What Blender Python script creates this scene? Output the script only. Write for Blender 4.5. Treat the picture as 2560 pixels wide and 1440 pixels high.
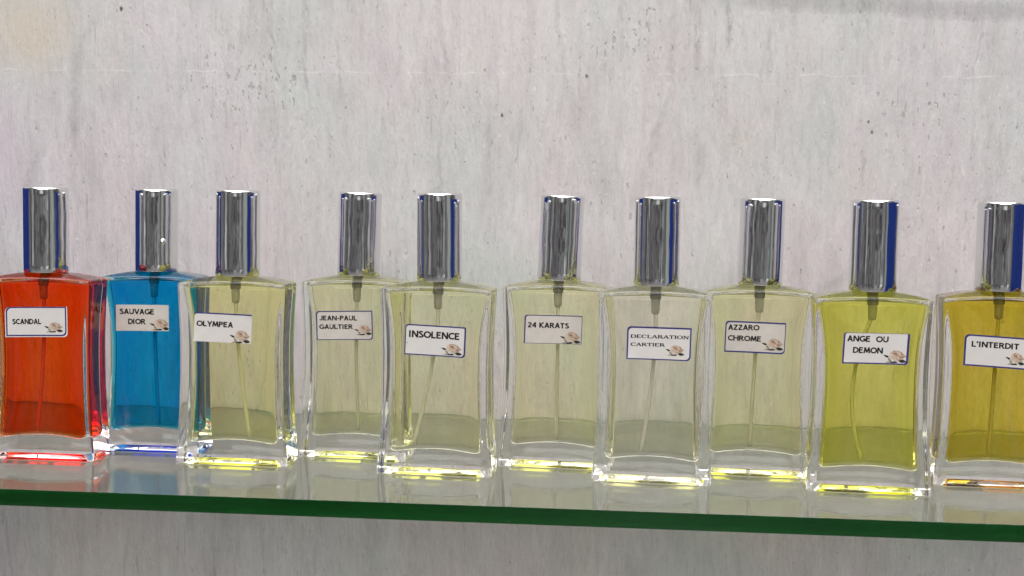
import bpy, bmesh, math, random
from mathutils import Matrix, Vector

for o in list(bpy.data.objects):
    bpy.data.objects.remove(o, do_unlink=True)
S = bpy.context.scene
COL = S.collection
MM = 0.001

# ------------------------------------------------------------------ camera
cd = bpy.data.cameras.new('camera')
cam = bpy.data.objects.new('camera', cd)
COL.objects.link(cam)
cd.sensor_width = 36.0
cd.lens = 45.0
cd.clip_start = 0.01
cd.clip_end = 50.0
_r = (0.9963130332009387, 0.08438731567392446, 0.015463532173954572)
_u = (-0.021237443136019617, 0.06795872721556544, 0.9974620706594738)
_f = (-0.08312226466470844, 0.9941128670068555, -0.06950033646264148)
_c = (0.0, -0.47, 0.10443665565058376)
cam.matrix_world = Matrix(((_r[0], _u[0], -_f[0], _c[0]), (_r[1], _u[1], -_f[1], _c[1]),
                           (_r[2], _u[2], -_f[2], _c[2]), (0, 0, 0, 1)))
S.camera = cam

# ------------------------------------------------------------------ render settings
S.render.engine = 'CYCLES'
cy = S.cycles
cy.max_bounces = 26
cy.transmission_bounces = 24
cy.glossy_bounces = 12
cy.diffuse_bounces = 5
cy.transparent_max_bounces = 12
cy.caustics_reflective = True
cy.caustics_refractive = True
cy.blur_glossy = 0.3
cy.sample_clamp_indirect = 6.0
cy.use_denoising = True
S.view_settings.view_transform = 'Standard'
S.view_settings.look = 'None'
S.view_settings.exposure = 0.0
S.view_settings.gamma = 1.0
S.view_settings.use_curve_mapping = False

# ------------------------------------------------------------------ light
def area(name, loc, target, sx, sy, power, color):
    ld = bpy.data.lights.new(name, 'AREA')
    ld.shape = 'RECTANGLE'
    ld.size, ld.size_y, ld.energy, ld.color = sx, sy, power, color
    ob = bpy.data.objects.new(name, ld)
    COL.objects.link(ob)
    ob.location = loc
    d = Vector(target) - Vector(loc)
    ob.rotation_euler = d.to_track_quat('-Z', 'Y').to_euler()
    return ob
area('ceiling_lamp', (-0.03, -0.70, 1.75), (-0.03, -0.64, 0.0), 3.0, 2.0, 75.0, (1.0, 0.978, 0.975))
area('front_fill', (0.12, -2.25, 1.05), (-0.03, 0.10, 0.05), 2.4, 1.1, 25.0, (1.0, 0.975, 0.966))  # unseen fill added in front for soft frontal light

# ------------------------------------------------------------------ node helpers
class NT:
    def __init__(self, tree):
        self.t = tree
        tree.nodes.clear()
    def n(self, kind, **kw):
        nd = self.t.nodes.new(kind)
        for k, v in kw.items():
            if k == 'inp':
                for key, val in v.items():
                    if isinstance(val, bpy.types.NodeSocket):
                        self.t.links.new(val, nd.inputs[key])
                    else:
                        nd.inputs[key].default_value = val
            else:
                setattr(nd, k, v)
        return nd
    def math(self, op, a, b=None, c=None, clamp=False):
        nd = self.t.nodes.new('ShaderNodeMath')
        nd.operation = op
        nd.use_clamp = clamp
        for i, v in enumerate((a, b, c)):
            if v is None:
                continue
            if isinstance(v, bpy.types.NodeSocket):
                self.t.links.new(v, nd.inputs[i])
            else:
                nd.inputs[i].default_value = v
        return nd.outputs[0]
    def ramp(self, fac, stops, interp='LINEAR'):
        nd = self.t.nodes.new('ShaderNodeValToRGB')
        self.t.links.new(fac, nd.inputs[0])
        cr = nd.color_ramp
        cr.interpolation = interp
        while len(cr.elements) < len(stops):
            cr.elements.new(0.5)
        for e, (p, c) in zip(cr.elements, stops):
            e.position = p
            e.color = (c[0], c[1], c[2], 1) if not isinstance(c, (int, float)) else (c, c, c, 1)
        return nd.outputs[0]
    def mix(self, fac, a, b, mode='MIX'):
        nd = self.t.nodes.new('ShaderNodeMix')
        nd.data_type = 'RGBA'
        nd.blend_type = mode
        for i, v in ((0, fac), (6, a), (7, b)):
            if isinstance(v, bpy.types.NodeSocket):
                self.t.links.new(v, nd.inputs[i])
            elif i == 0:
                nd.inputs[i].default_value = v
            else:
                nd.inputs[i].default_value = (v[0], v[1], v[2], 1)
        return nd.outputs[2]
    def scaled(self, vec, sc, loc=(0, 0, 0)):
        return self.n('ShaderNodeMapping', inp={'Vector': vec, 'Scale': sc, 'Location': loc}).outputs[0]
    def noise(self, vec, scale=1.0, detail=2.0, rough=0.5, dist=0.0):
        return self.n('ShaderNodeTexNoise', inp={'Vector': vec, 'Scale': scale, 'Detail': detail,
                                                 'Roughness': rough, 'Distortion': dist}).outputs['Fac']
    def link(self, a, b):
        self.t.links.new(a, b)

def new_mat(name):
    m = bpy.data.materials.new(name)
    m.use_nodes = True
    return m, NT(m.node_tree)

# ------------------------------------------------------------------ world: the dim shop behind the camera
W = bpy.data.worlds.new('World')
S.world = W
W.use_nodes = True
g = NT(W.node_tree)
dirv = g.n('ShaderNodeTexCoord').outputs['Generated']
sep = g.n('ShaderNodeSeparateXYZ', inp={'Vector': dirv})
az = g.math('ARCTAN2', sep.outputs[0], g.math('MULTIPLY', sep.outputs[1], -1.0))   # 0 = straight out into the shop
comb = g.n('ShaderNodeCombineXYZ', inp={'X': g.math('MULTIPLY', az, 1.7), 'Y': g.math('MULTIPLY', sep.outputs[2], 0.6)}).outputs[0]
stripe = g.noise(comb, 1.7, 4.0, 0.65)
shop = g.ramp(stripe, [(0.30, (0.005, 0.004, 0.005)), (0.40, (0.016, 0.014, 0.015)), (0.43, (0.10, 0.092, 0.095)), (0.48, (0.20, 0.19, 0.195)),
                       (0.50, (0.022, 0.02, 0.022)), (0.53, (0.045, 0.042, 0.045)), (0.55, (0.36, 0.37, 0.36)), (0.60, (0.09, 0.09, 0.095)), (0.65, (0.8, 0.82, 0.8))])
up = g.ramp(g.math('ADD', g.math('MULTIPLY', sep.outputs[2], 0.5), 0.5),
            [(0.0, (0.30, 0.285, 0.27)), (0.35, (0.27, 0.258, 0.247)), (0.55, (0.22, 0.21, 0.205)), (1.0, (0.32, 0.305, 0.295))])
light_post = g.ramp(g.math('ABSOLUTE', g.math('SUBTRACT', az, 0.95)), [(0.13, 1.0), (0.17, 0.0)])
shop = g.mix(g.math('MULTIPLY', light_post, 0.8), shop, (0.36, 0.39, 0.36))
# a bright shop window a little above eye level
win = g.math('MULTIPLY', g.ramp(g.math('ABSOLUTE', g.math('SUBTRACT', az, 0.02)), [(0.06, 1.0), (0.17, 0.0)]),
             g.ramp(sep.outputs[2], [(0.03, 0.0), (0.045, 1.0), (0.11, 1.0), (0.14, 0.0)]))
shop = g.mix(win, shop, (0.7, 0.72, 0.7))
lowmask = g.ramp(g.math('ABSOLUTE', sep.outputs[2]), [(0.30, 0.0), (0.62, 1.0)])
bg = g.n('ShaderNodeBackground', inp={'Color': g.mix(lowmask, shop, up), 'Strength': 1.0})
out = g.n('ShaderNodeOutputWorld')
g.link(bg.outputs[0], out.inputs[0])

# ------------------------------------------------------------------ materials
def mat_wall():
    m, g = new_mat('plaster_wall')
    co = g.n('ShaderNodeTexCoord').outputs['Object']
    blotch = g.noise(g.scaled(co, (15, 1, 8)), 1.0, 4.0, 0.6, 0.4)
    base = g.ramp(blotch, [(0.30, (0.555, 0.57, 0.55)), (0.45, (0.595, 0.575, 0.57)), (0.58, (0.605, 0.55, 0.56)), (0.72, (0.60, 0.565, 0.55))])
    tint = g.noise(g.scaled(co, (1, 1, 1), (3.1, 0, 7.7)), 5.0, 2.0, 0.5)
    base = g.mix(g.ramp(tint, [(0.55, 0.0), (0.72, 0.55)]), base, (0.60, 0.555, 0.47))
    tint2 = g.noise(g.scaled(co, (1, 1, 1), (9.3, 0, 1.2)), 7.0, 2.0, 0.5)
    base = g.mix(g.ramp(tint2, [(0.56, 0.0), (0.70, 0.5)]), base, (0.53, 0.56, 0.54))
    sx = g.n('ShaderNodeSeparateXYZ', inp={'Vector': co})
    # vertical trowel strokes, gathered in patches
    st = g.noise(g.scaled(co, (330, 1, 70)), 1.0, 5.0, 0.65)
    st2 = g.noise(g.scaled(co, (75, 1, 7)), 1.0, 5.0, 0.65)
    fine = g.noise(g.scaled(co, (1100, 1, 500)), 1.0, 3.0, 0.6)
    patch = g.noise(g.scaled(co, (1, 1, 1), (1.7, 0, 4.4)), 13.0, 3.0, 0.6)
    base = g.mix(1.0, base, g.ramp(st, [(0.28, 0.87), (0.44, 0.965), (0.54, 1.0), (0.72, 1.06)]), 'MULTIPLY')
    stroke_ = g.math('MULTIPLY', g.ramp(st2, [(0.30, 1.0), (0.47, 0.0)]), g.ramp(patch, [(0.40, 0.25), (0.62, 1.0)]))
    base = g.mix(g.math('MULTIPLY', stroke_, 0.55), base, (0.42, 0.405, 0.40))
    base = g.mix(1.0, base, g.ramp(st2, [(0.55, 1.0), (0.75, 1.05)]), 'MULTIPLY')
    dab = g.noise(g.scaled(co, (60, 1, 26), (7, 0, 3)), 1.0, 5.0, 0.7)
    base = g.mix(1.0, base, g.ramp(dab, [(0.28, 0.89), (0.45, 0.98), (0.55, 1.01), (0.72, 1.06)]), 'MULTIPLY')
    scr = g.noise(g.scaled(co, (620, 1, 36), (3, 0, 8)), 1.0, 2.0, 0.5)
    scm = g.math('MULTIPLY', g.ramp(scr, [(0.66, 0.0), (0.74, 1.0)]), g.ramp(patch, [(0.42, 0.1), (0.6, 1.0)]))
    base = g.mix(g.math('MULTIPLY', scm, 0.35), base, (0.33, 0.32, 0.31))
    # stains and worn places, each with its own outline
    wob = g.noise(co, 60.0, 3.0, 0.6)
    wx = g.math('ADD', sx.outputs[0], g.math('MULTIPLY', g.math('SUBTRACT', wob, 0.5), 0.02))
    wz = g.math('ADD', sx.outputs[2], g.math('MULTIPLY', g.math('SUBTRACT', g.noise(co, 47.0, 3.0, 0.6), 0.5), 0.02))
    def spot(x0, z0, rx, rz, soft=1.0, X=wx, Z=wz):
        a = g.math('POWER', g.math('DIVIDE', g.math('SUBTRACT', X, x0), rx), 2.0)
        b_ = g.math('POWER', g.math('DIVIDE', g.math('SUBTRACT', Z, z0), rz), 2.0)
        return g.ramp(g.math('ADD', a, b_), [(max(0.0, 0.9 - soft), 1.0), (0.35, 0.5), (1.0, 0.0)], 'EASE')
    for x0, z0, rx, rz, c, k in ((-0.285, 0.181, 0.030, 0.026, (0.60, 0.525, 0.42), 0.75), (-0.302, 0.122, 0.020, 0.042, (0.58, 0.49, 0.54), 0.6),
                                 (-0.231, 0.158, 0.012, 0.030, (0.55, 0.585, 0.565), 0.5), (-0.150, 0.152, 0.010, 0.010, (0.55, 0.60, 0.57), 0.4),
                                 (-0.070, 0.169, 0.010, 0.012, (0.60, 0.58, 0.47), 0.26), (0.056, 0.134, 0.012, 0.012, (0.60, 0.57, 0.47), 0.26),
                                 (0.105, 0.115, 0.016, 0.012, (0.60, 0.57, 0.48), 0.26), (-0.205, 0.118, 0.012, 0.016, (0.56, 0.59, 0.57), 0.4)):
        base = g.mix(g.math('MULTIPLY', spot(x0, z0, rx, rz), k), base, c)
    # thin drips and gouges
    jx = g.math('ADD', sx.outputs[0], g.math('MULTIPLY', g.math('SUBTRACT', g.noise(g.scaled(co, (40, 1, 120), (0, 0, 3)), 1.0, 4.0, 0.7), 0.5), 0.006))
    rag = g.ramp(g.noise(g.scaled(co, (700, 1, 190), (8, 0, 1)), 1.0, 3.0, 0.7), [(0.40, 0.1), (0.58, 1.0)])
    for x0, z0, rx, rz, k in ((0.0335, 0.179, 0.0022, 0.021, 0.75), (0.0478, 0.186, 0.0016, 0.017, 0.85), (0.1098, 0.120, 0.0016, 0.013, 0.7),
                              (0.030, 0.196, 0.003, 0.012, 0.5), (0.066, 0.176, 0.004, 0.014, 0.35), (-0.020, 0.150, 0.0012, 0.018, 0.4), (-0.062, 0.132, 0.0014, 0.020, 0.45),
                              (0.036, 0.118, 0.0035, 0.014, 0.35), (-0.134, 0.166, 0.0014, 0.018, 0.5), (0.171, 0.128, 0.002, 0.020, 0.4), (-0.188, 0.150, 0.001, 0.022, 0.35)):
        base = g.mix(g.math('MULTIPLY', g.math('MULTIPLY', spot(x0, z0, rx, rz, 0.9, jx, sx.outputs[2]), rag), k), base, (0.30, 0.29, 0.285))
    for x0, z0, r_ in ((-0.2392, 0.1919, 0.0011), (-0.0169, 0.1618, 0.0009), (-0.0561, 0.1434, 0.0008), (0.1137, 0.1374, 0.0009), (0.112, 0.142, 0.0007)):
        base = g.mix(spot(x0, z0, r_, r_ * 1.5, 0.6, g.math('ADD', sx.outputs[0], g.math('MULTIPLY', g.math('SUBTRACT', g.noise(co, 900.0), 0.5), 0.0012)), sx.outputs[2]), base, (0.10, 0.085, 0.07))
    # pale brushed lime, strongest at the top middle
    fl = g.noise(g.scaled(co, (760, 1, 300), (6, 0, 11)), 1.0, 2.0, 0.6)
    base = g.mix(1.0, base, g.ramp(fl, [(0.26, 0.84), (0.36, 0.965), (0.45, 1.0), (0.60, 1.0), (0.68, 1.05), (0.76, 1.13)]), 'MULTIPLY')
    pale = g.math('MULTIPLY', g.math('MAXIMUM', spot(-0.055, 0.186, 0.075, 0.040), g.math('MAXIMUM', spot(0.005, 0.14, 0.03, 0.03), spot(-0.20, -0.10, 0.10, 0.05))),
                  g.ramp(g.noise(g.scaled(co, (130, 1, 9), (2, 0, 2)), 1.0, 4.0, 0.65), [(0.42, 0.0), (0.62, 1.0)]))
    base = g.mix(g.math('MULTIPLY', pale, 0.55), base, (0.69, 0.675, 0.66))
    grey = g.math('MULTIPLY', g.math('MAXIMUM', spot(0.11, 0.145, 0.06, 0.022), spot(0.03, 0.15, 0.02, 0.05)),
                  g.ramp(g.noise(g.scaled(co, (45, 1, 22), (5, 0, 9)), 1.0, 4.0, 0.65), [(0.40, 0.0), (0.62, 1.0)]))
    base = g.mix(g.math('MULTIPLY', grey, 0.45), base, (0.49, 0.48, 0.475))
    worn = g.math('MAXIMUM', spot(-0.172, 0.158, 0.050, 0.024), g.math('MAXIMUM', spot(0.134, 0.148, 0.030, 0.010), spot(0.005, 0.182, 0.030, 0.022)))
    # small pits, longer than wide
    pit = g.noise(g.scaled(co, (520, 1, 210), (2, 0, 5)), 1.0, 2.0, 0.5)
    region = g.noise(g.scaled(co, (1, 1, 1), (5, 0, 2)), 16.0, 2.0, 0.5)
    pm = g.math('ADD', pit, g.math('ADD', g.math('MULTIPLY', g.math('SUBTRACT', region, 0.5), 0.16), g.math('MULTIPLY', worn, 0.085)))
    pmask = g.ramp(pm, [(0.685, 0.0), (0.76, 1.0)])
    base = g.mix(g.math('MULTIPLY', pmask, 0.42), base, (0.27, 0.26, 0.25))
    hi = g.noise(g.scaled(co, (430, 1, 190), (12, 0, 25)), 1.0, 2.0, 0.5)
    hm = g.ramp(g.math('ADD', hi, g.math('MULTIPLY', g.math('SUBTRACT', region, 0.5), 0.2)), [(0.68, 0.0), (0.76, 0.40)])
    base = g.mix(hm, base, (0.74, 0.71, 0.70))  # pale flecks: highlights of the rough plaster painted into the colour
    # a few long hairline cracks running down
    warp = g.noise(g.scaled(co, (6, 1, 26)), 1.0, 4.0, 0.6)
    crk = g.n('ShaderNodeCombineXYZ', inp={'X': g.math('ADD', g.math('MULTIPLY', sx.outputs[0], 22.0), g.math('MULTIPLY', warp, 0.35)),
                                           'Z': g.math('MULTIPLY', sx.outputs[2], 4.0)}).outputs[0]
    cn = g.math('ABSOLUTE', g.math('SUBTRACT', g.noise(crk, 1.0, 1.0, 0.4), 0.5))
    cm = g.math('MULTIPLY', g.ramp(cn, [(0.004, 1.0), (0.016, 0.0)]), g.ramp(st2, [(0.44, 1.0), (0.56, 0.0)]))
    base = g.mix(g.math('MULTIPLY', cm, 0.16), base, (0.33, 0.32, 0.31))
    # faint level joint in the render coat
    jn = g.math('ADD', g.math('SUBTRACT', sx.outputs[2], 0.1628), g.math('MULTIPLY', g.math('SUBTRACT', g.noise(g.scaled(co, (120, 1, 1)), 1.0, 3.0), 0.5), 0.003))
    jm = g.math('MULTIPLY', g.ramp(g.math('MULTIPLY', g.math('ABSOLUTE', jn), 100.0), [(0.01, 1.0), (0.05, 0.0)]),
                g.ramp(g.noise(g.scaled(co, (90, 1, 1), (4, 0, 0)), 1.0, 3.0), [(0.44, 0.0), (0.62, 0.5)]))
    base = g.mix(jm, base, (0.76, 0.73, 0.71))
    h = g.math('ADD', g.math('MULTIPLY', st, 0.9), g.math('MULTIPLY', fine, 0.2))
    h = g.math('ADD', h, g.math('MULTIPLY', dab, 0.8))
    h = g.math('ADD', h, g.math('MULTIPLY', scm, -0.4))
    h = g.math('ADD', h, g.math('MULTIPLY', pmask, -0.5))
    h = g.math('ADD', h, g.math('MULTIPLY', hm, 0.5))
    h = g.math('ADD', h, g.math('MULTIPLY', cm, -0.4))
    h = g.math('ADD', h, g.math('MULTIPLY', g.noise(g.scaled(co, (700, 1, 330), (1, 0, 6)), 1.0, 3.0, 0.7), 0.22))
    bump = g.n('ShaderNodeBump', inp={'Height': h, 'Strength': 0.5, 'Distance': 0.0012})
    # low step near the top right, shaped to darken like a cast shadow band
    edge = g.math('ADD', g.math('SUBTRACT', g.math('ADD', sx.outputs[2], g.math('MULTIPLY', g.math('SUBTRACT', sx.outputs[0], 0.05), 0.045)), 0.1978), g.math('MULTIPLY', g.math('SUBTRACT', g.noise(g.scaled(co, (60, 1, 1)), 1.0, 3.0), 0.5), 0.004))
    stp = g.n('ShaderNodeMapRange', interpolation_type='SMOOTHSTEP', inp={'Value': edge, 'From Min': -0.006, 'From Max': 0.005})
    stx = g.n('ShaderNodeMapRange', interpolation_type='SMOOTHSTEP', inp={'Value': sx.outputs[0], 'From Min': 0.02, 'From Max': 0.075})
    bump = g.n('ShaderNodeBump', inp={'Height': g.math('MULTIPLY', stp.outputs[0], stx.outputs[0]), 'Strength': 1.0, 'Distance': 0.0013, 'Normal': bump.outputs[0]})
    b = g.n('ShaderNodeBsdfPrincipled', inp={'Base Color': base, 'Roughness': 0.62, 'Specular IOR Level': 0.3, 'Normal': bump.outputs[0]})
    g.link(b.outputs[0], g.n('ShaderNodeOutputMaterial').inputs[0])
    return m

def absorb(g, out, sig):
    d = max(sig)
    v = g.n('ShaderNodeVolumeAbsorption', inp={'Color': tuple(1 - s / d for s in sig) + (1,), 'Density': d})
    g.link(v.outputs[0], out.inputs['Volume'])

def mat_glass(name, ior, sig=None, wav=None, rough=0.0):
    m, g = new_mat(name)
    gl = g.n('ShaderNodeBsdfGlass', inp={'Color': (1, 1, 1, 1), 'Roughness': rough, 'IOR': ior})
    if wav:
        co = g.n('ShaderNodeTexCoord').outputs['Object']
        inf = g.n('ShaderNodeObjectInfo').outputs['Random']
        off = g.n('ShaderNodeCombineXYZ', inp={'X': g.math('MULTIPLY', inf, 7.0), 'Z': g.math('MULTIPLY', inf, 13.0)}).outputs[0]
        co = g.n('ShaderNodeVectorMath', operation='ADD', inp={0: co, 1: off}).outputs[0]
        bp = g.n('ShaderNodeBump', inp={'Height': g.noise(co, wav[0], 2.0, 0.5), 'Strength': wav[1], 'Distance': 0.001})
        g.link(bp.outputs[0], gl.inputs['Normal'])
    o = g.n('ShaderNodeOutputMaterial')
    g.link(gl.outputs[0], o.inputs[0])
    if sig:
        absorb(g, o, sig)
    return m

def mat_plain(name, col, rough=0.5, metal=0.0, spec=0.5, var=0.0, vscale=800.0, bump=0.0):
    m, g = new_mat(name)
    co = g.n('ShaderNodeTexCoord').outputs['Object']
    nz = g.noise(co, vscale, 3.0, 0.6)
    c = g.mix(g.ramp(nz, [(0.3, 0.0), (0.7, 1.0)]), tuple(x * (1 - var) for x in col), tuple(min(1, x * (1 + var)) for x in col))
    b = g.n('ShaderNodeBsdfPrincipled', inp={'Base Color': c, 'Roughness': rough, 'Metallic': metal, 'Specular IOR Level': spec})
    if bump:
        bp = g.n('ShaderNodeBump', inp={'Height': nz, 'Strength': bump, 'Distance': 0.0003})
        g.link(bp.outputs[0], b.inputs['Normal'])
    g.link(b.outputs[0], g.n('ShaderNodeOutputMaterial').inputs[0])
    return m

def mat_chrome():
    m, g = new_mat('polished_chrome')
    co = g.n('ShaderNodeTexCoord').outputs['Object']
    inf = g.n('ShaderNodeObjectInfo').outputs['Random']
    off = g.n('ShaderNodeCombineXYZ', inp={'X': g.math('MULTIPLY', inf, 37.0), 'Y': g.math('MULTIPLY', inf, 91.0)}).outputs[0]
    v = g.n('ShaderNodeVectorMath', operation='ADD', inp={0: co, 1: off}).outputs[0]
    dr = g.noise(g.scaled(v, (1500, 1500, 5)), 1.0, 3.0, 0.6)       # fine draw lines down the cap
    wv = g.noise(g.scaled(v, (70, 70, 55)), 1.0, 1.5, 0.4)         # slow dents
    h = g.math('ADD', g.math('MULTIPLY', dr, 0.09), g.math('MULTIPLY', wv, 1.4))
    bp = g.n('ShaderNodeBump', inp={'Height': h, 'Strength': 0.75, 'Distance': 0.0006})
    sm = g.noise(g.scaled(v, (300, 300, 120)), 1.0, 4.0, 0.6)
    rg = g.ramp(sm, [(0.4, 0.02), (0.75, 0.06)])
    b = g.n('ShaderNodeBsdfPrincipled', inp={'Base Color': (0.80, 0.80, 0.81, 1), 'Metallic': 1.0, 'Roughness': rg, 'Normal': bp.outputs[0]})
    g.link(b.outputs[0], g.n('ShaderNodeOutputMaterial').inputs[0])
    return m

def mat_pump(name, col, tr, clear=0.0):
    m, g = new_mat(name)
    d = g.n('ShaderNodeBsdfDiffuse', inp={'Color': col + (1,)})
    t = g.n('ShaderNodeBsdfTranslucent', inp={'Color': col + (1,)})
    mx = g.n('ShaderNodeMixShader', inp={0: tr, 1: d.outputs[0], 2: t.outputs[0]})
    if clear:
        tp = g.n('ShaderNodeBsdfTransparent', inp={'Color': (0.97, 0.97, 0.95, 1)})
        mx = g.n('ShaderNodeMixShader', inp={0: clear, 1: mx.outputs[0], 2: tp.outputs[0]})
    g.link(mx.outputs[0], g.n('ShaderNodeOutputMaterial').inputs[0])
    return m

def mat_shelf():
    m, g = new_mat('green_float_glass')
    co = g.n('ShaderNodeTexCoord').outputs['Object']
    wipe = g.noise(g.scaled(co, (14, 60, 1)), 1.0, 4.0, 0.6)
    spk = g.noise(co, 900.0, 2.0, 0.5)
    gl = g.n('ShaderNodeBsdfGlass', inp={'Color': (1, 1, 1, 1), 'Roughness': g.ramp(wipe, [(0.35, 0.03), (0.7, 0.10)]), 'IOR': 1.52})
    df = g.n('ShaderNodeBsdfDiffuse', inp={'Color': (0.42, 0.39, 0.34, 1)})
    dust = g.math('ADD', g.ramp(wipe, [(0.3, 0.03), (0.7, 0.10)]), g.ramp(spk, [(0.66, 0.0), (0.74, 0.25)]))
    mx = g.n('ShaderNodeMixShader', inp={0: dust, 1: gl.outputs[0], 2: df.outputs[0]})
    o = g.n('ShaderNodeOutputMaterial')
    g.link(mx.outputs[0], o.inputs[0])
    absorb(g, o, (26.0, 18.0, 34.0))
    return m

def mat_edge():
    m, g = new_mat('ground_green_glass_edge')
    co = g.n('ShaderNodeTexCoord').outputs['Object']
    sm = g.noise(g.scaled(co, (16, 1, 160)), 1.0, 4.0, 0.6)
    gr = g.noise(g.scaled(co, (300, 1, 2500)), 1.0, 3.0, 0.6)
    bp = g.n('ShaderNodeBump', inp={'Height': g.math('ADD', g.math('MULTIPLY', sm, 0.6), g.math('MULTIPLY', gr, 0.08)), 'Strength': 0.5, 'Distance': 0.0008})
    gl = g.n('ShaderNodeBsdfGlass', inp={'Color': (0.95, 1, 0.97, 1), 'Roughness': g.ramp(sm, [(0.35, 0.06), (0.7, 0.2)]), 'IOR': 1.52, 'Normal': bp.outputs[0]})
    o = g.n('ShaderNodeOutputMaterial')
    g.link(gl.outputs[0], o.inputs[0])
    absorb(g, o, (26.0, 6.3, 17.5))
    return m

M = {}
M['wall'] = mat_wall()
M['shelf'] = mat_shelf()
M['shelf_edge'] = mat_edge()
M['glass'] = mat_glass('clear_bottle_glass', 1.5, None, (60.0, 0.10))
M['chrome'] = mat_chrome()
M['pump'] = mat_pump('grey_pump_plastic', (0.50, 0.49, 0.46), 0.4, 0.30)
M['nozzle'] = mat_pump('pale_pump_plastic', (0.80, 0.78, 0.75), 0.3, 0.3)
M['tube'] = mat_pump('milky_tube_plastic', (0.95, 0.93, 0.89), 0.10, 0.12)
M['paper'] = mat_plain('label_paper', (0.67, 0.64, 0.615), 0.45, 0, 0.4, 0.03, 260.0)
M['navy'] = mat_plain('navy_print', (0.032, 0.028, 0.17), 0.45, 0, 0.4, 0.25, 600.0)
M['ink'] = mat_plain('black_print', (0.010, 0.008, 0.007), 0.45, 0, 0.3, 0.1)
M['petal_a'] = mat_plain('petal_cream', (0.60, 0.485, 0.385), 0.5, 0, 0.3, 0.12, 1500.0)
M['petal_b'] = mat_plain('petal_blush', (0.45, 0.325, 0.245), 0.5, 0, 0.3, 0.18, 1500.0)
M['petal_c'] = mat_plain('petal_brown', (0.25, 0.145, 0.09), 0.5, 0, 0.3, 0.2, 1500.0)
M['leaf_a'] = mat_plain('leaf_dark', (0.025, 0.028, 0.012), 0.5, 0, 0.3, 0.3, 1500.0)
M['leaf_b'] = mat_plain('leaf_olive', (0.25, 0.23, 0.13), 0.5, 0, 0.3, 0.2, 1500.0)
M['paper_shaded'] = mat_plain('shaded_label_paper', (0.60, 0.56, 0.515), 0.5, 0, 0.3, 0.05, 260.0)  # label paper copy with the set-back bottles' shade put into its colour
M['blue'] = mat_plain('blue_board', (0.008, 0.036, 0.25), 0.5, 0, 0.4, 0.1, 20.0)

# ------------------------------------------------------------------ object helpers
def tag(o, label=None, cat=None, group=None, kind=None):
    for k, v in (('label', label), ('category', cat), ('group', group), ('kind', kind)):
        if v:
            o[k] = v
    return o

def mesh_obj(name, verts, faces, mats, parent=None, smooth=True, fmat=None):
    me = bpy.data.meshes.new(name)
    me.from_pydata([tuple(v) for v in verts], [], faces)
    for m in (mats if isinstance(mats, (list, tuple)) else [mats]):
        me.materials.append(m)
    if smooth:
        me.polygons.foreach_set('use_smooth', [True] * len(me.polygons))
    if fmat:
        me.polygons.foreach_set('material_index', fmat)
    me.update()
    o = bpy.data.objects.new(name, me)
    COL.objects.link(o)
    if parent:
        o.parent = parent
    return o

def box_bm(name, lo, hi, mat, bevel=0.0, seg=2, parent=None):
    bm = bmesh.new()
    bmesh.ops.create_cube(bm, size=1.0)
    for v in bm.verts:
        for i in range(3):
            v.co[i] = lo[i] + (v.co[i] + 0.5) * (hi[i] - lo[i])
    if bevel:
        bmesh.ops.bevel(bm, geom=list(bm.edges), offset=bevel, segments=seg, profile=0.5, affect='EDGES')
    me = bpy.data.meshes.new(name)
    bm.to_mesh(me)
    bm.free()
    me.materials.append(mat)
    o = bpy.data.objects.new(name, me)
    COL.objects.link(o)
    if parent:
        o.parent = parent
    return o

# ------------------------------------------------------------------ setting
WALL_Y = 0.1300
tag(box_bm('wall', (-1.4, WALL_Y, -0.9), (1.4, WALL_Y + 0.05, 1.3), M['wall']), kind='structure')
XL, XR = -0.335, 0.340
SHELF_T = 0.00593
shelf = box_bm('glass_shelf', (XL + 0.001, -0.0426, -SHELF_T), (XR - 0.001, WALL_Y - 0.0015, 0.0), M['shelf'], 0.0001, 1)
shelf.data.materials.append(M['shelf_edge'])
for p in shelf.data.polygons:
    if abs(p.normal.z) < 0.9:
        p.material_index = 1
tag(shelf, 'clear glass shelf with dark green front edge carrying the row of bottles', 'shelf')
tag(box_bm('side_panel', (XL - 0.018, -0.035, -0.42), (XL, WALL_Y, 0.14), M['blue'], 0.001), kind='structure')
tag(box_bm('side_panel', (XR, -0.185, -0.42), (XR + 0.018, WALL_Y, 0.14), M['blue'], 0.001), kind='structure')

# ------------------------------------------------------------------ bottle shapes (millimetres)
def spline(pts):
    xs = [p[0] for p in pts]
    ys = [p[1] for p in pts]
    n = len(xs)
    def f(x):
        if x <= xs[0]:
            return ys[0]
        if x >= xs[-1]:
            return ys[-1]
        i = max(k for k in range(n - 1) if xs[k] <= x)
        h = xs[i + 1] - xs[i]
        t = (x - xs[i]) / h
        m0 = (ys[i + 1] - ys[i - 1]) / (xs[i + 1] - xs[i - 1]) if i > 0 else (ys[1] - ys[0]) / h
        m1 = (ys[i + 2] - ys[i]) / (xs[i + 2] - xs[i]) if i < n - 2 else (ys[-1] - ys[-2]) / h
        t2, t3 = t * t, t * t * t
        return (2*t3 - 3*t2 + 1) * ys[i] + (t3 - 2*t2 + t) * h * m0 + (-2*t3 + 3*t2) * ys[i+1] + (t3 - t2) * h * m1
    return f

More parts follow.
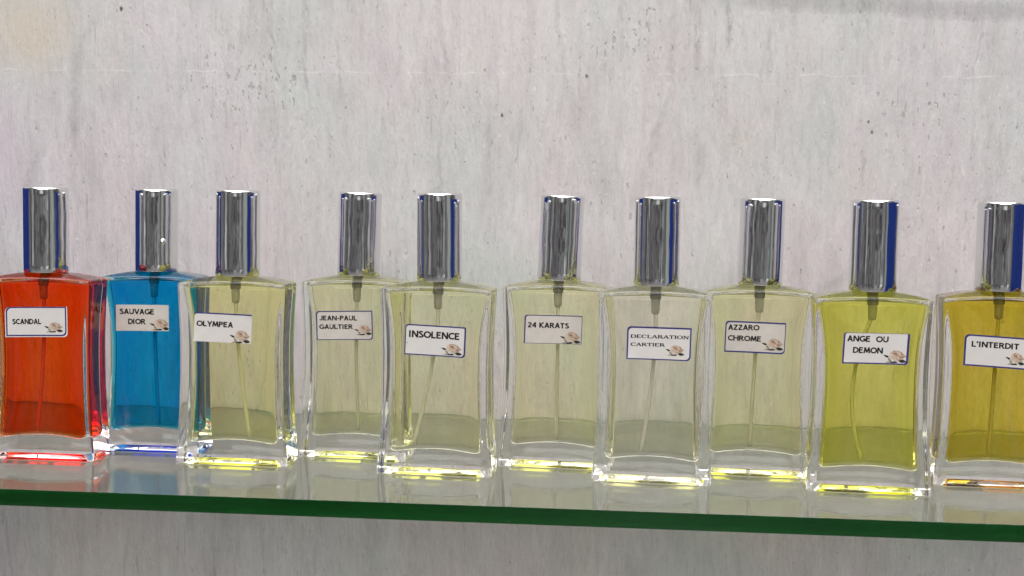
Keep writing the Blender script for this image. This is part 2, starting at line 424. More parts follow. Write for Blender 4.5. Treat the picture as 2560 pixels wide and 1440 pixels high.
H = 70.5
a_out = spline([(0, 22.1), (6, 21.8), (16, 21.0), (30, 20.45), (45, 20.3), (57, 20.6), (65, 21.0), (70.5, 21.25)])
b_out = spline([(0, 9.2), (10, 9.1), (35, 8.95), (60, 9.05), (70.5, 9.2)])
s_out = spline([(0, 0.35), (10, 0.8), (35, 1.25), (58, 0.9), (70.5, 0.35)])
a_in = spline([(7, 18.3), (14, 17.7), (28, 17.15), (45, 17.0), (55, 17.6), (62, 18.6), (67, 19.5), (70, 19.8)])
b_in = spline([(7, 6.5), (35, 6.3), (60, 6.6), (70, 6.9)])
s_in = spline([(7, 1.5), (35, 1.7), (60, 1.3), (70, 0.8)])

def outline(a, b, rc, sag, nf=22, ns=8, nc=5):
    rc = min(rc, a * 0.9, b * 0.9)
    P = []
    ax, by = a - rc, b - rc
    def arc(cx, cy, a0):
        for i in range(1, nc):
            t = a0 + (math.pi / 2) * i / nc
            P.append((cx + rc * math.cos(t), cy + rc * math.sin(t)))
    for i in range(nf + 1):
        P.append((-ax + 2 * ax * i / nf, -b))
    arc(ax, -by, -math.pi / 2)
    for i in range(ns + 1):
        P.append((a, -by + 2 * by * i / ns))
    arc(ax, by, 0)
    for i in range(nf + 1):
        P.append((ax - 2 * ax * i / nf, b))
    arc(-ax, by, math.pi / 2)
    for i in range(ns + 1):
        P.append((-a, by - 2 * by * i / ns))
    arc(-ax, -by, math.pi)
    return [(x, y * (1 - sag * max(0.0, 1 - (x / a) ** 2) / b)) for x, y in P]

def loft(rings, z_bot, z_top):
    n = len(rings[0])
    V, Fc = [], []
    for r in rings:
        V += r
    for k in range(len(rings) - 1):
        for i in range(n):
            j = (i + 1) % n
            Fc.append((k*n + i, k*n + j, (k+1)*n + j, (k+1)*n + i))
    V.append((0, 0, z_bot))
    V.append((0, 0, z_top))
    c0, c1 = len(V) - 2, len(V) - 1
    last = (len(rings) - 1) * n
    for i in range(n):
        j = (i + 1) % n
        Fc.append((c0, j, i))
        Fc.append((c1, last + i, last + j))
    return [(x * MM, y * MM, z * MM) for x, y, z in V], Fc

def glass_mesh():
    R = []
    def ring(zp, inset, zf, sc=1.0):
        a, b = a_out(zp) - inset, b_out(zp) - inset
        pts = outline(a, b, max(0.35, 1.5 - inset), s_out(zp))
        R.append([(x * sc, y * sc, zf(x / a, y / b)) for x, y in pts])
    rec = 2.1
    for sc in (0.3, 0.6, 0.85):
        ring(0, 5.4, lambda u, v: rec, sc)
    ring(0, 5.4, lambda u, v: rec)
    ring(0, 5.02, lambda u, v: rec)
    ring(0, 4.96, lambda u, v: rec - 0.03)
    for q in (0.04, 0.35, 0.65, 0.96):
        ring(0, 4.96 - 2.35 * q, lambda u, v, q=q: (rec - 0.03) * (1 - q))
    ring(0, 2.55, lambda u, v: 0.0)
    ring(0, 1.5, lambda u, v: 0.0)
    ring(0, 0.55, lambda u, v: 0.0)
    rf = 0.45
    for i in range(6):
        t = i / 5 * math.pi / 2
        z = rf * (1 - math.cos(t))
        ring(z, rf * (1 - math.sin(t)), lambda u, v, z=z: z)
    zt = H - 1.2
    arch = lambda u, z: 0.95 * max(0, 1 - u * u) * max(0.0, (z - 45) / (H - 45)) ** 2
    for z in [1.5, 2.2, 3.5, 5, 7, 9, 11.5] + [14 + 2.6 * i for i in range(20)] + [65.5, 67.2, 68.3, 68.8]:
        ring(z, 0.0, lambda u, v, z=z: z + arch(u, z))
    for i in range(6):
        t = i / 5 * math.pi / 2
        z = zt + 1.2 * math.sin(t)
        ring(z, 1.2 * (1 - math.cos(t)), lambda u, v, z=z: z + arch(u, z))
    for sc in (0.97, 0.9, 0.75, 0.55, 0.35, 0.15):
        e = 1.8 * (1 - sc * sc)
        ring(H, 1.2, lambda u, v, e=e, sc=sc: H + 0.95 * max(0, 1 - (u * sc) ** 2) + e, sc)
    return loft(R, rec, H + 2.75)

def liquid_mesh():
    R = []
    def ring(zp, inset, zf, sc=1.0, rc=3.2):
        a, b = a_in(zp) - inset, b_in(zp) - inset
        pts = outline(a, b, max(0.8, rc - inset * 0.6), s_in(zp))
        R.append([(x * sc, y * sc, zf(x / a, y / b)) for x, y in pts])
    z0, z1 = 7.9, H - 1.3
    floor = lambda u, z: 1.25 * max(0, 1 - u * u) * max(0.0, 1 - (z - z0) / 12.0) ** 2
    roof = lambda u, z: 0.95 * max(0, 1 - u * u) * max(0.0, (z - 45) / (H - 45)) ** 2
    both = lambda u, z: z + floor(u, z) + roof(u, z)
    fr = 2.8
    for sc in (0.25, 0.5, 0.75, 0.92):
        ring(z0, fr, lambda u, v, sc=sc: both(u * sc, z0) + 0.35 * (1 - sc * sc), sc)
    for i in range(7):
        t = i / 6 * math.pi / 2
        z = z0 + fr * (1 - math.cos(t))
        ring(z, fr * (1 - math.sin(t)), lambda u, v, z=z: both(u, z))
    zz = z0 + fr + 0.8
    while zz < z1 - 3.2:
        ring(zz, 0, lambda u, v, z=zz: both(u, z))
        zz += 2.3
    tr = 1.8
    for i in range(7):
        t = i / 6 * math.pi / 2
        z = z1 - tr + tr * math.sin(t)
        ring(z, tr * (1 - math.cos(t)), lambda u, v, z=z: both(u, z))
    for sc in (0.92, 0.75, 0.5, 0.25):
        e = 0.8 * (1 - sc * sc)
        ring(z1, tr, lambda u, v, sc=sc, e=e: both(u * sc, z1) + e, sc)
    return loft(R, both(0, z0) + 0.35, both(0, z1) + 0.8)

def lathe(prof, n=64):
    V, Fc = [], []
    for r, z in prof:
        for i in range(n):
            t = 2 * math.pi * i / n
            V.append((r * MM * math.cos(t), r * MM * math.sin(t), z * MM))
    for k in range(len(prof) - 1):
        for i in range(n):
            j = (i + 1) % n
            Fc.append((k*n + i, k*n + j, (k+1)*n + j, (k+1)*n + i))
    Fc.append(tuple(range(n - 1, -1, -1)))
    Fc.append(tuple((len(prof) - 1) * n + i for i in range(n)))
    return V, Fc

CAP_Z0, CAP_H, CAP_R = H + 2.55, 33.05, 8.55
def cap_profile():
    p = [(CAP_R - 0.9, CAP_Z0 - 0.1), (CAP_R - 0.15, CAP_Z0), (CAP_R, CAP_Z0 + 0.2)]
    for i in range(1, 12):
        p.append((CAP_R, CAP_Z0 + 0.2 + (CAP_H - 1.3) * i / 12))
    for i in range(7):
        t = i / 6 * math.pi / 2
        p.append((CAP_R - 1.0 * (1 - math.cos(t)), CAP_Z0 + CAP_H - 1.0 + 1.0 * math.sin(t)))
    p += [(CAP_R - 1.8, CAP_Z0 + CAP_H + 0.02), (3.0, CAP_Z0 + CAP_H + 0.03)]
    return p

def tube_mesh(pts, r, n=14):
    V, Fc = [], []
    P = [Vector(p) for p in pts]
    for k, p in enumerate(P):
        d = (P[min(k + 1, len(P) - 1)] - P[max(k - 1, 0)]).normalized()
        ex = Vector((1, 0, 0)) - d * d.x
        ex.normalize()
        ey = d.cross(ex)
        for i in range(n):
            t = 2 * math.pi * i / n
            q = p + (ex * math.cos(t) + ey * math.sin(t)) * r
            V.append(tuple(q * MM))
    for k in range(len(P) - 1):
        for i in range(n):
            j = (i + 1) % n
            Fc.append((k*n + i, k*n + j, (k+1)*n + j, (k+1)*n + i))
    Fc.append(tuple(range(n - 1, -1, -1)))
    Fc.append(tuple((len(P) - 1) * n + i for i in range(n)))
    return V, Fc

# ------------------------------------------------------------------ labels
LABELS = {
 1: dict(bl=(-12.974, 47.795), pd=(1.0, 0.025), qd=(-0.005, 1.0), w=24.97, h=11.74, text=[('SCANDAL', 2.84, 4.96, 11.47, -0.02, 2.2)], rose=(14.935, 1.803, 8.268, 4.529)),
 2: dict(bl=(-14.086, 48.981), pd=(1.0, 0.011), qd=(0.006, 1.0), w=22.07, h=10.54, text=[('SAUVAGE', 1.86, 6.69, 14.04, -0.13, 2.35), ('DIOR', 5.29, 2.56, 7.19, -0.02, 2.35)], rose=(13.513, 0.296, 8.996, 5.238)),
 3: dict(bl=(-14.773, 47.887), pd=(1.0, -0.028), qd=(0.054, 0.999), w=22.50, h=11.30, text=[('OLYMPEA', 0.84, 5.86, 14.3, -0.06, 2.32)], rose=(13.351, 0.059, 8.884, 5.653)),
 4: dict(bl=(-14.855, 47.075), pd=(1.0, 0.031), qd=(-0.028, 1.0), w=22.73, h=11.64, text=[('JEAN-PAUL', 1.27, 7.82, 15.2, -0.18, 2.06), ('GAULTIER', 1.19, 4.32, 13.52, -0.1, 2.06)], rose=(14.708, 1.864, 7.671, 4.574)),
 5: dict(bl=(-11.593, 45.516), pd=(0.999, -0.035), qd=(0.034, 0.999), w=23.08, h=11.58, text=[('INSOLENCE', 1.49, 6.58, 19.09, 0.02, 2.7)], rose=(13.272, 0.717, 8.688, 5.004)),
 6: dict(bl=(-12.549, 48.515), pd=(1.0, 0.005), qd=(0.031, 1.0), w=22.47, h=11.13, text=[('24 KARATS', 1.28, 6.02, 16.16, -0.1, 2.4)], rose=(13.462, 0.209, 8.711, 5.309)),
 7: dict(bl=(-10.11, 45.962), pd=(1.0, -0.003), qd=(0.015, 1.0), w=23.52, h=12.28, text=[('DECLARATION', 1.38, 7.91, 21.22, 0.15, 1.36), ('CARTIER', 1.37, 4.93, 12.63, 0.09, 1.3)], rose=(13.79, 1.811, 7.451, 4.52)),
 8: dict(bl=(-12.939, 47.484), pd=(1.0, -0.016), qd=(0.02, 1.0), w=22.56, h=12.00, text=[('AZZARO', 1.07, 8.35, 11.75, 0.22, 2.29), ('CHROME', 1.11, 4.29, 12.41, 0.05, 2.23)], rose=(13.312, 1.309, 8.722, 5.26)),
 9: dict(bl=(-10.835, 46.966), pd=(1.0, 0.007), qd=(0.035, 0.999), w=23.03, h=11.26, text=[('ANGE  OU', 1.33, 8.03, 14.43, -0.13, 2.29), ('DEMON', 3.6, 3.85, 10.48, -0.03, 2.29)], rose=(13.72, 0.616, 8.777, 5.29)),
 10: dict(bl=(-13.164, 45.409), pd=(0.999, -0.047), qd=(0.016, 1.0), w=23.20, h=11.74, text=[('L’INTERDIT', 2.61, 7.03, 16.85, 0.17, 2.33)], rose=(14.513, 1.493, 7.277, 5.262)),
}

# border widths (top, right, bottom, left) in mm, paper margin outside the line, which corners are rounded
BORDERS = {
 1: dict(b=(0.34, 0.42, 0.42, 0.42), m=(0.0, 0.42, 0.36, 0.40), tl=1.9, br=1.6),
 2: dict(b=(0, 0, 0, 0.26), m=(0, 0, 0, 0), tl=0.3, br=0.2),
 3: dict(b=(0.42, 0, 0, 0), m=(0, 0, 0, 0), tl=1.0, br=0.0),
 4: dict(b=(0.34, 0.34, 0.26, 0.38), m=(0, 0, 0, 0), tl=1.2, br=1.2),
 5: dict(b=(0.40, 0.50, 0.36, 0.30), m=(0, 0, 0, 0), tl=1.2, br=1.2),
 6: dict(b=(0.26, 0.18, 0.14, 0.42), m=(0, 0, 0, 0), tl=1.0, br=0.0),
 7: dict(b=(0.50, 0.42, 0.36, 0.45), m=(0, 0, 0, 0), tl=1.4, br=1.6),
 8: dict(b=(0.46, 0.22, 0.46, 0.36), m=(0, 0, 0, 0), tl=1.4, br=1.4),
 9: dict(b=(0.10, 0.62, 0.40, 0.48), m=(0, 0, 0, 0), tl=0.9, br=1.0),
 10: dict(b=(0.46, 0.46, 0.46, 0.55), m=(0, 0, 0, 0), tl=1.6, br=1.4),
}

class Surf:
    """maps label millimetres (p right, q up) onto the bottle's hollow front face"""
    def __init__(self, L, seed=0):
        self.L = L
        r = random.Random(seed * 7 + 1)
        self.curl = [(cx, cyy, r.choice((0.0, 0.06, 0.15, 0.3))) for cx in (0, L['w']) for cyy in (0, L['h'])]
    def __call__(self, p, q, off):
        L = self.L
        for cx, cyy, am in self.curl:
            d = abs(p - cx) / 4.0 + abs(q - cyy) / 3.0
            if d < 1:
                off += am * (1 - d) ** 2
        u = L['bl'][0] + p * L['pd'][0] + q * L['qd'][0]
        z = L['bl'][1] + p * L['pd'][1] + q * L['qd'][1]
        y = -(b_out(z) - s_out(z) * (1 - (u / a_out(z)) ** 2)) - off
        return (u * MM, y * MM, z * MM)

def round_path(x0, y0, x1, y1, tl, br, step=0.8):
    """clockwise-from-bottom-left outline with rounded top-left and bottom-right corners"""
    P = []
    def seg(a, b):
        n = max(1, int(math.hypot(b[0] - a[0], b[1] - a[1]) / step))
        for i in range(n):
            P.append((a[0] + (b[0] - a[0]) * i / n, a[1] + (b[1] - a[1]) * i / n))
    seg((x0, y0), (x0, y1 - tl))
    for i in range(8):
        t = math.pi - (math.pi / 2) * i / 8
        P.append((x0 + tl + tl * math.cos(t), y1 - tl + tl * math.sin(t)))
    seg((x0 + tl, y1), (x1, y1))
    seg((x1, y1), (x1, y0 + br))
    for i in range(8):
        t = -(math.pi / 2) * i / 8
        P.append((x1 - br + br * math.cos(t), y0 + br + br * math.sin(t)))
    seg((x1 - br, y0), (x0, y0))
    return P

def build_label(i, parent):
    L, B = LABELS[i], BORDERS[i]
    sf = Surf(L, i)
    w, h = L['w'], L['h']
    rnd = random.Random(i)
    tl, br = B['tl'], B['br']
    margin = max(B['m']) > 0
    ptl, pbr = (tl * 1.15, br * 0.9) if margin else (tl, br)
    # paper: columns from left to right
    cols = sorted(set([0.0, w] + [ptl * (1 - math.cos(k / 8 * math.pi / 2)) for k in range(9)] +
                      [w - pbr * (1 - math.cos(k / 8 * math.pi / 2)) for k in range(9)] + [w * k / 26 for k in range(27)]))
    V, Fc, NQ = [], [], 12
    wob = [rnd.uniform(-0.035, 0.035) for _ in range(4)]
    for c in cols:
        top, bot = h, 0.0
        if c < ptl:
            top = h - ptl + math.sqrt(max(0, ptl ** 2 - (ptl - c) ** 2))
        if c > w - pbr:
            bot = pbr - math.sqrt(max(0, pbr ** 2 - (pbr - (w - c)) ** 2))
        top += wob[0] * math.sin(c * 0.7 + i) * 0.6
        bot += wob[1] * math.sin(c * 0.5 + 2 * i) * 0.6
        V += [sf(c, bot + (top - bot) * k / NQ, 0.09) for k in range(NQ + 1)]
        V += [sf(c, bot + (top - bot) * k / NQ, 0.02) for k in range(NQ + 1)]
    n, m = len(cols), 2 * (NQ + 1)
    for k in range(n - 1):
        a, b = m * k, m * (k + 1)
        f2 = NQ + 1
        for j in range(NQ):
            Fc += [(a + j, b + j, b + j + 1, a + j + 1), (a + f2 + j, a + f2 + j + 1, b + f2 + j + 1, b + f2 + j)]
        Fc += [(a + NQ, b + NQ, b + f2 + NQ, a + f2 + NQ), (a, a + f2, b + f2, b)]
    e = m * (n - 1)
    for j in range(NQ):
        Fc += [(j, j + 1, NQ + 2 + j, NQ + 1 + j), (e + j, e + NQ + 1 + j, e + NQ + 2 + j, e + j + 1)]
    lab = mesh_obj('label', V, Fc, M['paper_shaded'] if i % 2 == 0 and i < 10 else M['paper'], parent, smooth=False)
    # printed border line
    bt, brt, bb, bl = [x * 1.25 for x in B['b']]
    mt, mr, mb, ml = B['m']
    po = round_path(ml, mb, w - mr, h - mt, tl, br)
    sxp = lambda p: (ml + bl + (p[0] - ml) * (w - mr - brt - ml - bl) / (w - mr - ml),
                     mb + bb + (p[1] - mb) * (h - mt - bt - mb - bb) / (h - mt - mb))
    pi_ = [sxp(p) for p in po]
    V, Fc = [], []
    for p, q in zip(po, pi_):
        V += [sf(p[0], p[1], 0.115), sf(q[0], q[1], 0.115)]
    n = len(po)
    for k in range(n):
        j = (k + 1) % n
        p, q = pi_[k], po[k]
        p2, q2 = pi_[j], po[j]
        area2 = abs((p[0]-q[0]) * (q2[1]-q[1]) - (p[1]-q[1]) * (q2[0]-q[0])) + abs((p2[0]-q2[0]) * (q2[1]-q[1]) - (p2[1]-q2[1]) * (q2[0]-q[0]))
        if area2 > 1e-5:
            Fc.append((2*k, 2*k + 1, 2*j + 1, 2*j))
    mesh_obj('border', V, Fc, M['navy'], lab, smooth=False)
    # lettering
    V, Fc = [], []
    for s, p0, q0, tw, tdq, cap in L['text']:
        pts, fs = serif_mesh(s) if i == 7 else sans_mesh(s)
        x0 = min(p[0] for p in pts); x1 = max(p[0] for p in pts)
        y0 = min(p[1] for p in pts); y1 = max(p[1] for p in pts)
        base = len(V)
        for x, y in pts:
            fx = (x - x0) / (x1 - x0)
            V.append(sf(p0 + fx * tw, q0 + fx * tdq + (y - y0) / (y1 - y0) * cap, 0.125))
        Fc += [tuple(base + k for k in f) for f in fs]
    mesh_obj('lettering', V, Fc, M['ink'], lab, smooth=False)
    build_rose(L, sf, lab)
    return lab

def arcp(cx, cy, rx, ry, a0, a1, n=12):
    return [(cx + rx * math.cos(math.radians(a0 + (a1 - a0) * k / n)), cy + ry * math.sin(math.radians(a0 + (a1 - a0) * k / n))) for k in range(n + 1)]

def stroke(V, Fc, pts, w, x=0.0):
    """one pen stroke of even width with mitred bends"""
    n = len(pts)
    closed = n > 3 and math.hypot(pts[0][0] - pts[-1][0], pts[0][1] - pts[-1][1]) < 1e-6
    k0 = len(V)
    for i in range(n):
        p = pts[i]
        a = pts[i - 1] if i > 0 else (pts[-2] if closed else None)
        c = pts[i + 1] if i < n - 1 else (pts[1] if closed else None)
        ds = []
        if a is not None:
            d = math.hypot(p[0] - a[0], p[1] - a[1]); ds.append(((p[0] - a[0]) / d, (p[1] - a[1]) / d))
        if c is not None:
            d = math.hypot(c[0] - p[0], c[1] - p[1]); ds.append(((c[0] - p[0]) / d, (c[1] - p[1]) / d))
        nx, ny = sum(-d[1] for d in ds), sum(d[0] for d in ds)
        ln = math.hypot(nx, ny) or 1e-6
        nx, ny = nx / ln, ny / ln
        k = max(0.45, abs(nx * -ds[0][1] + ny * ds[0][0]))
        h = w / 2 / k
        V += [(x + p[0] + nx * h, p[1] + ny * h), (x + p[0] - nx * h, p[1] - ny * h)]
    for i in range(n - 1):
        Fc.append((k0 + 2*i, k0 + 2*i + 1, k0 + 2*i + 3, k0 + 2*i + 2))

def sans_mesh(s):
    """humanist block capitals drawn as pen strokes, cap height 1"""
    w = 0.215
    h = w / 2
    t, b = 1 - h, h
    G = {
     'A': (.80, [[(h, 0), (.40, 1)], [(.40, 1), (.80 - h, 0)], [(.19, .33), (.61, .33)]]),
     'C': (.76, [arcp(.47, .5, .39, t - .5, 48, 312, 18)]),
     'D': (.80, [[(h, 0), (h, 1)], [(h, t), (.26, t)] + arcp(.28, .5, .44, t - .5, 85, -85, 14) + [(.26, b), (h, b)]]),
     'E': (.66, [[(h, 0), (h, 1)], [(h, t), (.58, t)], [(h, .53), (.52, .53)], [(h, b), (.59, b)]]),
     'G': (.84, [arcp(.47, .5, .39, t - .5, 50, 330, 20) + [(.76, .44), (.50, .44)], [(.74, .48), (.74, .12)]]),
     'H': (.84, [[(h, 0), (h, 1)], [(.72, 0), (.72, 1)], [(h, .53), (.72, .53)]]),
     'I': (.34, [[(.12, 0), (.12, 1)]]),
     'J': (.60, [[(.46, 1), (.46, .26)] + arcp(.24, .26, .22, .26 - b, -10, -150, 9)]),
     'K': (.76, [[(h, 0), (h, 1)], [(.66, 1), (.14, .50)], [(.14, .54), (.70, 0)]]),
     'L': (.62, [[(h, 0), (h, 1)], [(h, b), (.58, b)]]),
     'M': (.94, [[(.09, 0), (.20, 1)], [(.20, .98), (.47, .12)], [(.47, .12), (.74, .98)], [(.74, 1), (.85, 0)]]),
     'N': (.84, [[(h, 0), (h, 1)], [(h + .02, .97), (.70, .03)], [(.72, 0), (.72, 1)]]),
     'O': (.92, [arcp(.46, .5, .38, t - .5, 0, 360, 26)]),
     'P': (.68, [[(h, 0), (h, 1)], [(h, t), (.30, t)] + arcp(.32, .70, .24, t - .70, 85, -85, 10) + [(.30, 1.4 - t), (h, 1.4 - t)]]),
     'R': (.76, [[(h, 0), (h, 1)], [(h, t), (.30, t)] + arcp(.32, .71, .24, t - .71, 85, -85, 10) + [(.30, 1.42 - t), (h, 1.42 - t)], [(.34, .50), (.68, 0)]]),
     'S': (.62, [[(.52, .86)] + arcp(.30, .72, .21, t - .72, 60, 180, 8) + arcp(.31, .27, .23, .27 - b, 40, -90, 9) + [(.20, .09), (.04, .14)]]),
     'T': (.72, [[(.33, 0), (.33, 1)], [(.0, t), (.66, t)]]),
     'U': (.80, [[(h, 1), (h, .36)] + arcp(.38, .36, .38 - h, .36 - b, 180, 360, 12) + [(.76 - h, 1)]]),
     'V': (.74, [[(.05, 1), (.37, 0.04)], [(.37, 0.04), (.69, 1)]]),
     'Y': (.74, [[(.05, 1), (.37, .46)], [(.69, 1), (.37, .46)], [(.37, .50), (.37, 0)]]),
     'Z': (.70, [[(.05, t), (.60, t)], [(.58, t - .02), (.08, b + .02)], [(.04, b), (.63, b)]]),
     '2': (.66, [arcp(.28, .70, .23, t - .70, 160, -35, 10) + [(.08, b + .02)], [(.04, b), (.58, b)]]),
     '4': (.68, [[(.46, 0), (.46, 1)], [(.45, .97), (.05, .32)], [(.04, .31), (.62, .31)]]),
     '-': (.42, [[(.05, .40), (.33, .40)]]),
     '\u2019': (.30, [[(.14, 1.0), (.15, .88), (.06, .68)]]),
     ' ': (.34, []),
    }
    V, Fc, x = [], [], 0.0
    for ch in s:
        adv, strokes = G[ch]
        for pts in strokes:
            stroke(V, Fc, pts, w, x)
        x += adv + 0.03
    return V, Fc

# wide roman capitals, drawn as pen strokes: (points, width)
def serif_mesh(s):
    TK, TN = 0.27, 0.15
    def sf_(x, y, w=0.17):
        return ([(x - w, y), (x + w, y)], TN)
    G = {
     'D': (1.25, [([(.25, 0), (.25, 1)], TK), ([(.1, .97)] + arcp(.5, .5, .65, .47, 90, -90) + [(.1, .03)], TN), (arcp(.55, .5, .58, .42, 55, -55), TK)]),
     'E': (1.05, [([(.25, 0), (.25, 1)], TK), ([(.08, .97), (.88, .97), (.9, .8)], TN), ([(.25, .52), (.7, .52)], TN), ([(.08, .03), (.9, .03), (.95, .22)], TN)]),
     'C': (1.2, [(arcp(.65, .5, .5, .47, 40, 320, 20), TN), (arcp(.62, .5, .47, .42, 125, 235), TK), ([(1.05, .98), (1.05, .72)], TN)]),
     'L': (1.0, [([(.25, 0), (.25, 1)], TK), sf_(.25, .97), ([(.08, .03), (.85, .03), (.92, .28)], TN)]),
     'A': (1.2, [([(.12, 0), (.58, 1)], TN), ([(.58, 1), (1.04, 0)], TK), ([(.28, .34), (.85, .34)], TN), sf_(.12, .03), sf_(1.03, .03)]),
     'R': (1.2, [([(.25, 0), (.25, 1)], TK), ([(.08, .97)] + arcp(.6, .74, .32, .23, 90, -90) + [(.25, .51)], TN), (arcp(.62, .74, .26, .2, 60, -60), TK * .8), ([(.55, .5), (1.05, 0.03)], TK), sf_(.25, .03), sf_(1.08, .03, .12)]),
     'T': (1.1, [([(.55, 0), (.55, 1)], TK), ([(.05, .75), (.08, .97), (1.02, .97), (1.05, .75)], TN), sf_(.55, .03)]),
     'I': (0.5, [([(.25, 0), (.25, 1)], TK), sf_(.25, .97), sf_(.25, .03)]),
     'O': (1.35, [(arcp(.67, .5, .56, .47, 0, 360, 28), TN), (arcp(.67, .5, .53, .42, 130, 230), TK), (arcp(.67, .5, .53, .42, 50, -50), TK)]),
     'N': (1.25, [([(.22, 0), (.22, 1)], TN), ([(.22, .98), (1.02, .02)], TK), ([(1.02, 0), (1.02, 1)], TN), sf_(.22, .03), sf_(.18, .97, .12), sf_(1.02, .97)]),
    }
    V, Fc, x = [], [], 0.0
    for ch in s:
        adv, strokes = G[ch]
        for pts, w in strokes:
            stroke(V, Fc, pts, w, x)
        x += adv
    return V, Fc

def build_rose(L, sf, parent):
    x0, y0, rw, rh = L['rose']
    x0, rw, rh = x0 + rw * 0.06, rw * 0.94, rh * 0.93
    V, Fc, mi = [], [], []
    lay = [0]
    def poly(pts, m):
        base = len(V)
        cx = sum(p[0] for p in pts) / len(pts)
        cy_ = sum(p[1] for p in pts) / len(pts)
        off = 0.12 + lay[0] * 0.006
        lay[0] += 1
        for p in pts + [(cx, cy_)]:
            V.append(sf(min(L['w'] - 0.05, x0 + p[0] * rw), max(0.02, y0 + p[1] * rh), off))
        n = len(pts)
        for k in range(n):
            Fc.append((base + k, base + (k + 1) % n, base + n))
            mi.append(m)
    def blob(cx, cy_, rx, ry, m, rot=0.0, wav=0.06, k=3, ph=0.0, n=22):
        pts = []
        for i in range(n):
            t = 2 * math.pi * i / n
            r = 1 + wav * math.sin(k * t + ph)
            a, b = rx * r * math.cos(t), ry * r * math.sin(t)
            pts.append((cx + a * math.cos(rot) - b * math.sin(rot), cy_ + a * math.sin(rot) + b * math.cos(rot)))
        poly(pts, m)
    A, Bm, Cm, D, E = 0, 1, 2, 3, 4
    poly([(0.0, .57), (.10, .57), (.22, .52), (.24, .42), (.20, .37), (.12, .42)], D)            # leaves
    poly([(.22, .40), (.30, .30), (.38, .12), (.30, .10), (.22, .22)], E)
    poly([(.12, .02), (.18, .09), (.30, .11), (.34, .05), (.28, .01)], E)
    poly([(.29, .03), (.36, .12), (.44, .10), (.50, .14), (.61, .10), (.62, .03), (.5, .0), (.36, .0)], D)
    poly([(.65, .15), (.74, .25), (.86, .26), (.95, .18), (1.0, .13), (.92, .05), (.80, .02), (.72, .08)], D)
    blob(.53, .55, .27, .36, A, 0.1, 0.07, 4, 0.6)
    poly([(.32, .62), (.27, .80), (.36, .84), (.44, .70)], A)
    poly([(.62, .72), (.74, .86), (.86, .66), (.99, .50), (.84, .40), (.66, .46)], Bm)
    poly([(.30, .50), (.40, .30), (.50, .18), (.62, .28), (.56, .40)], A)
    poly([(.58, .24), (.66, .20), (.84, .30), (.88, .44), (.70, .38)], Bm)
    blob(.56, .70, .19, .24, Bm, 0.2, 0.06, 3, 1.0)
    blob(.60, .66, .15, .17, A, 0.3, 0.08, 3, 2.0)
    poly([(.66, .42), (.78, .40), (.90, .48), (.80, .48), (.70, .46)], Cm)
    poly([(.34, .46), (.44, .40), (.48, .43), (.40, .48)], Bm)
    blob(.56, .66, .12, .12, Bm, 0.4, 0.1, 3, 0.0)
    blob(.53, .70, .075, .085, Cm, 0.5, 0.15, 3, 0.5)
    poly([(.50, .52), (.60, .50), (.68, .54), (.60, .54)], Cm)
    poly([(.50, .33), (.58, .30), (.62, .34), (.55, .36)], Cm)
    poly([(.76, .80), (.80, .72), (.78, .62), (.74, .70)], Cm)
    blob(.61, .72, .045, .04, A, 0.0, 0.1)
    mesh_obj('rose', V, Fc, [M['petal_a'], M['petal_b'], M['petal_c'], M['leaf_a'], M['leaf_b']], parent, False, mi)

# ------------------------------------------------------------------ the ten bottles
XS = [-223.73, -187.45, -147.81, -104.24, -67.86, -23.44, 13.89, 53.95, 92.08, 141.4]
YS = [14.21, 35.81, 16.37, 36.33, 10.6, 30.93, 9.58, 27.48, 4.91, 21.3]
YAW = [0, 0, -.5, -1.5, -2, -3, -3.6, -3.6, -3.6, -3.6]
LEAN = [0, 0.3, 0.4, 1.1, -0.4, 1.6, -0.2, 0.6, 0.2, 0.1]        # caps pushed on slightly askew
# how much red, green, blue the scent lets through over 11.5 mm
TRANS = [(0.985, 0.075, 0.003), (0.0012, 0.36, 0.78), (0.95, 0.94, 0.48), (0.92, 0.935, 0.61), (0.945, 0.94, 0.65),
         (0.945, 0.94, 0.64), (0.945, 0.935, 0.76), (0.92, 0.915, 0.57), (0.825, 0.83, 0.15), (0.73, 0.585, 0.05)]
# dip tube: list of (x, y, z)
TUBES = [[(0, 0, 64), (-.6, 0.4, 40), (-3.5, .8, 10)], [(0, 0, 64), (.3, .5, 40), (1.5, .8, 10)],
         [(0, 0, 64), (1.6, .4, 40), (5.6, .6, 9.8)], [(0, 0, 64), (-.2, .4, 40), (1.0, .6, 10)],
         [(0, 0, 64), (-1.6, .2, 44), (-9.0, .5, 9.6)], [(0, 0, 64), (.2, .5, 40), (0, .6, 10)],
         [(0, 0, 64), (-.4, .3, 42), (-4.2, .5, 10)], [(0, 0, 64), (-1.2, .5, 40), (-2.2, .8, 10)],
         [(0, 0, 64), (-6.2, .3, 36), (-1.6, .5, 10)], [(0, 0, 64), (-.6, .4, 40), (-1.6, .6, 10)]]
NAMES = [
 'orange red perfume bottle at the left end, its tag edged white outside the blue line',
 'blue perfume bottle set back between the red bottle and a pale yellow one',
 'pale yellow bottle overlapping the blue one, tag with only a blue top line',
 'pale yellow bottle set back, fourth from left, thin dark frame round its two-line tag',
 'pale yellow bottle fifth from left, tilted tag with large single-line lettering and a speck',
 'pale yellow bottle set back, sixth from left, tag whose numerals come before one word',
 'palest bottle, seventh from left, tag in wide serif capitals',
 'pale yellow bottle set back, just left of the strong lime yellow bottle',
 'strong lime yellow bottle in front, second from the right end',
 'amber yellow bottle at the right end, cut off by the picture edge',
]
GV = glass_mesh()
LV = liquid_mesh()
CV = lathe(cap_profile(), 72)
UPV = lathe([(1.95, 68.2), (2.05, 68.6), (2.05, 74.0)], 28)
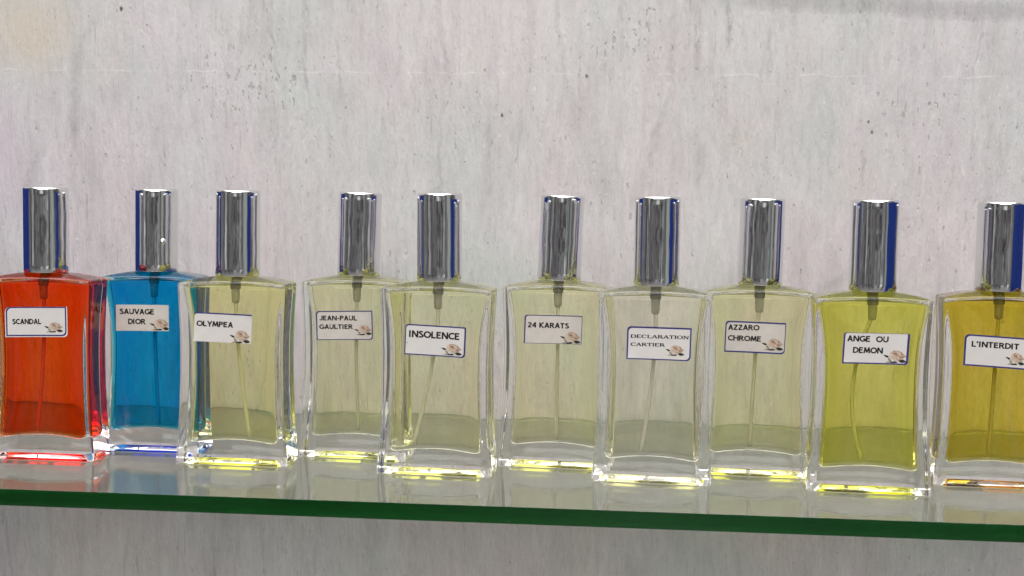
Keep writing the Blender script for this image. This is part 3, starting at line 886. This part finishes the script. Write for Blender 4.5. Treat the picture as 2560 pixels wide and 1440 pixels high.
NZV = lathe([(1.1, 62.6), (1.45, 63.0), (1.6, 65.0), (1.65, 68.3)], 28)
glass_me = cap_me = up_me = nz_me = None
for i in range(10):
    root = bpy.data.objects.new('perfume_bottle', None)
    COL.objects.link(root)
    root.empty_display_size = 0.02
    root.location = (XS[i] * MM, YS[i] * MM, 0.00008)
    root.rotation_euler = (0, 0, math.radians(YAW[i]))
    tag(root, NAMES[i], 'perfume bottle', 'perfume bottles lined up on the glass shelf')
    def shared(name, me, data, mat, parent):
        if me is None:
            o = mesh_obj(name, data[0], data[1], mat, parent)
        else:
            o = bpy.data.objects.new(name, me)
            COL.objects.link(o)
            o.parent = parent
        return o
    body = shared('glass_body', glass_me, GV, M['glass'], root)
    glass_me = body.data
    sig = [-math.log(t) / 0.0115 for t in TRANS[i]]
    lm = mat_glass('scent_liquid', 1.362 / 1.5, sig)
    liq = mesh_obj('liquid', LV[0], LV[1], lm, root)
    cap = shared('cap', cap_me, CV, M['chrome'], root)
    cap_me = cap.data
    rot = Matrix.Rotation(math.radians(LEAN[i]), 4, 'Y')
    piv = Vector((0, 0, CAP_Z0 * MM))
    cap.matrix_local = Matrix.Translation(piv) @ rot @ Matrix.Translation(-piv)
    pump = shared('spray_pump', up_me, UPV, M['pump'], root)
    up_me = pump.data
    noz = shared('pump_housing', nz_me, NZV, M['nozzle'], pump)
    nz_me = noz.data
    p0, p1, p2 = [Vector(p) for p in TUBES[i]]
    c = p1 * 2 - (p0 + p2) * 0.5
    pts = [p0 * (1 - t) ** 2 + c * 2 * t * (1 - t) + p2 * t * t for t in [k / 18 for k in range(19)]]
    tv = tube_mesh([tuple(p) for p in pts], 0.75)
    mesh_obj('dip_tube', tv[0], tv[1], M['tube'], pump)
    build_label(i + 1, root)
    if i == 1:                                     # a dried drop on the blue bottle's cap
        V, Fc = [], []
        n = 20
        for k in range(6):
            ph = k / 5 * math.pi / 2
            for j in range(n):
                t = 2 * math.pi * j / n
                rr = 1.25 * math.cos(ph) + 0.001
                V.append((rr * math.cos(t) * MM, -0.7 * math.sin(ph) * MM, rr * math.sin(t) * 1.1 * MM))
        for k in range(5):
            for j in range(n):
                Fc.append((k*n + j, k*n + (j + 1) % n, (k+1)*n + (j + 1) % n, (k+1)*n + j))
        d = mesh_obj('dent', V, Fc, M['chrome'], cap)
        ang = math.radians(38)
        d.location = (math.sin(ang) * (CAP_R - 0.05) * MM, -math.cos(ang) * (CAP_R - 0.05) * MM, (CAP_Z0 + 12.0) * MM)
        d.rotation_euler = (0, 0, ang)
    if i == 4:                                     # a speck of dirt printed on the tag
        sfl = Surf(LABELS[5], 5)
        lab = [c_ for c_ in root.children if c_.name.startswith('label')][0]
        V = [sfl(0.95 + 0.17 * math.cos(k), 4.55 + 0.22 * math.sin(k), 0.118) for k in (0, 1, 2, 3, 4, 5.2)]
        mesh_obj('speck', V, [tuple(range(6))], M['ink'], lab, False)
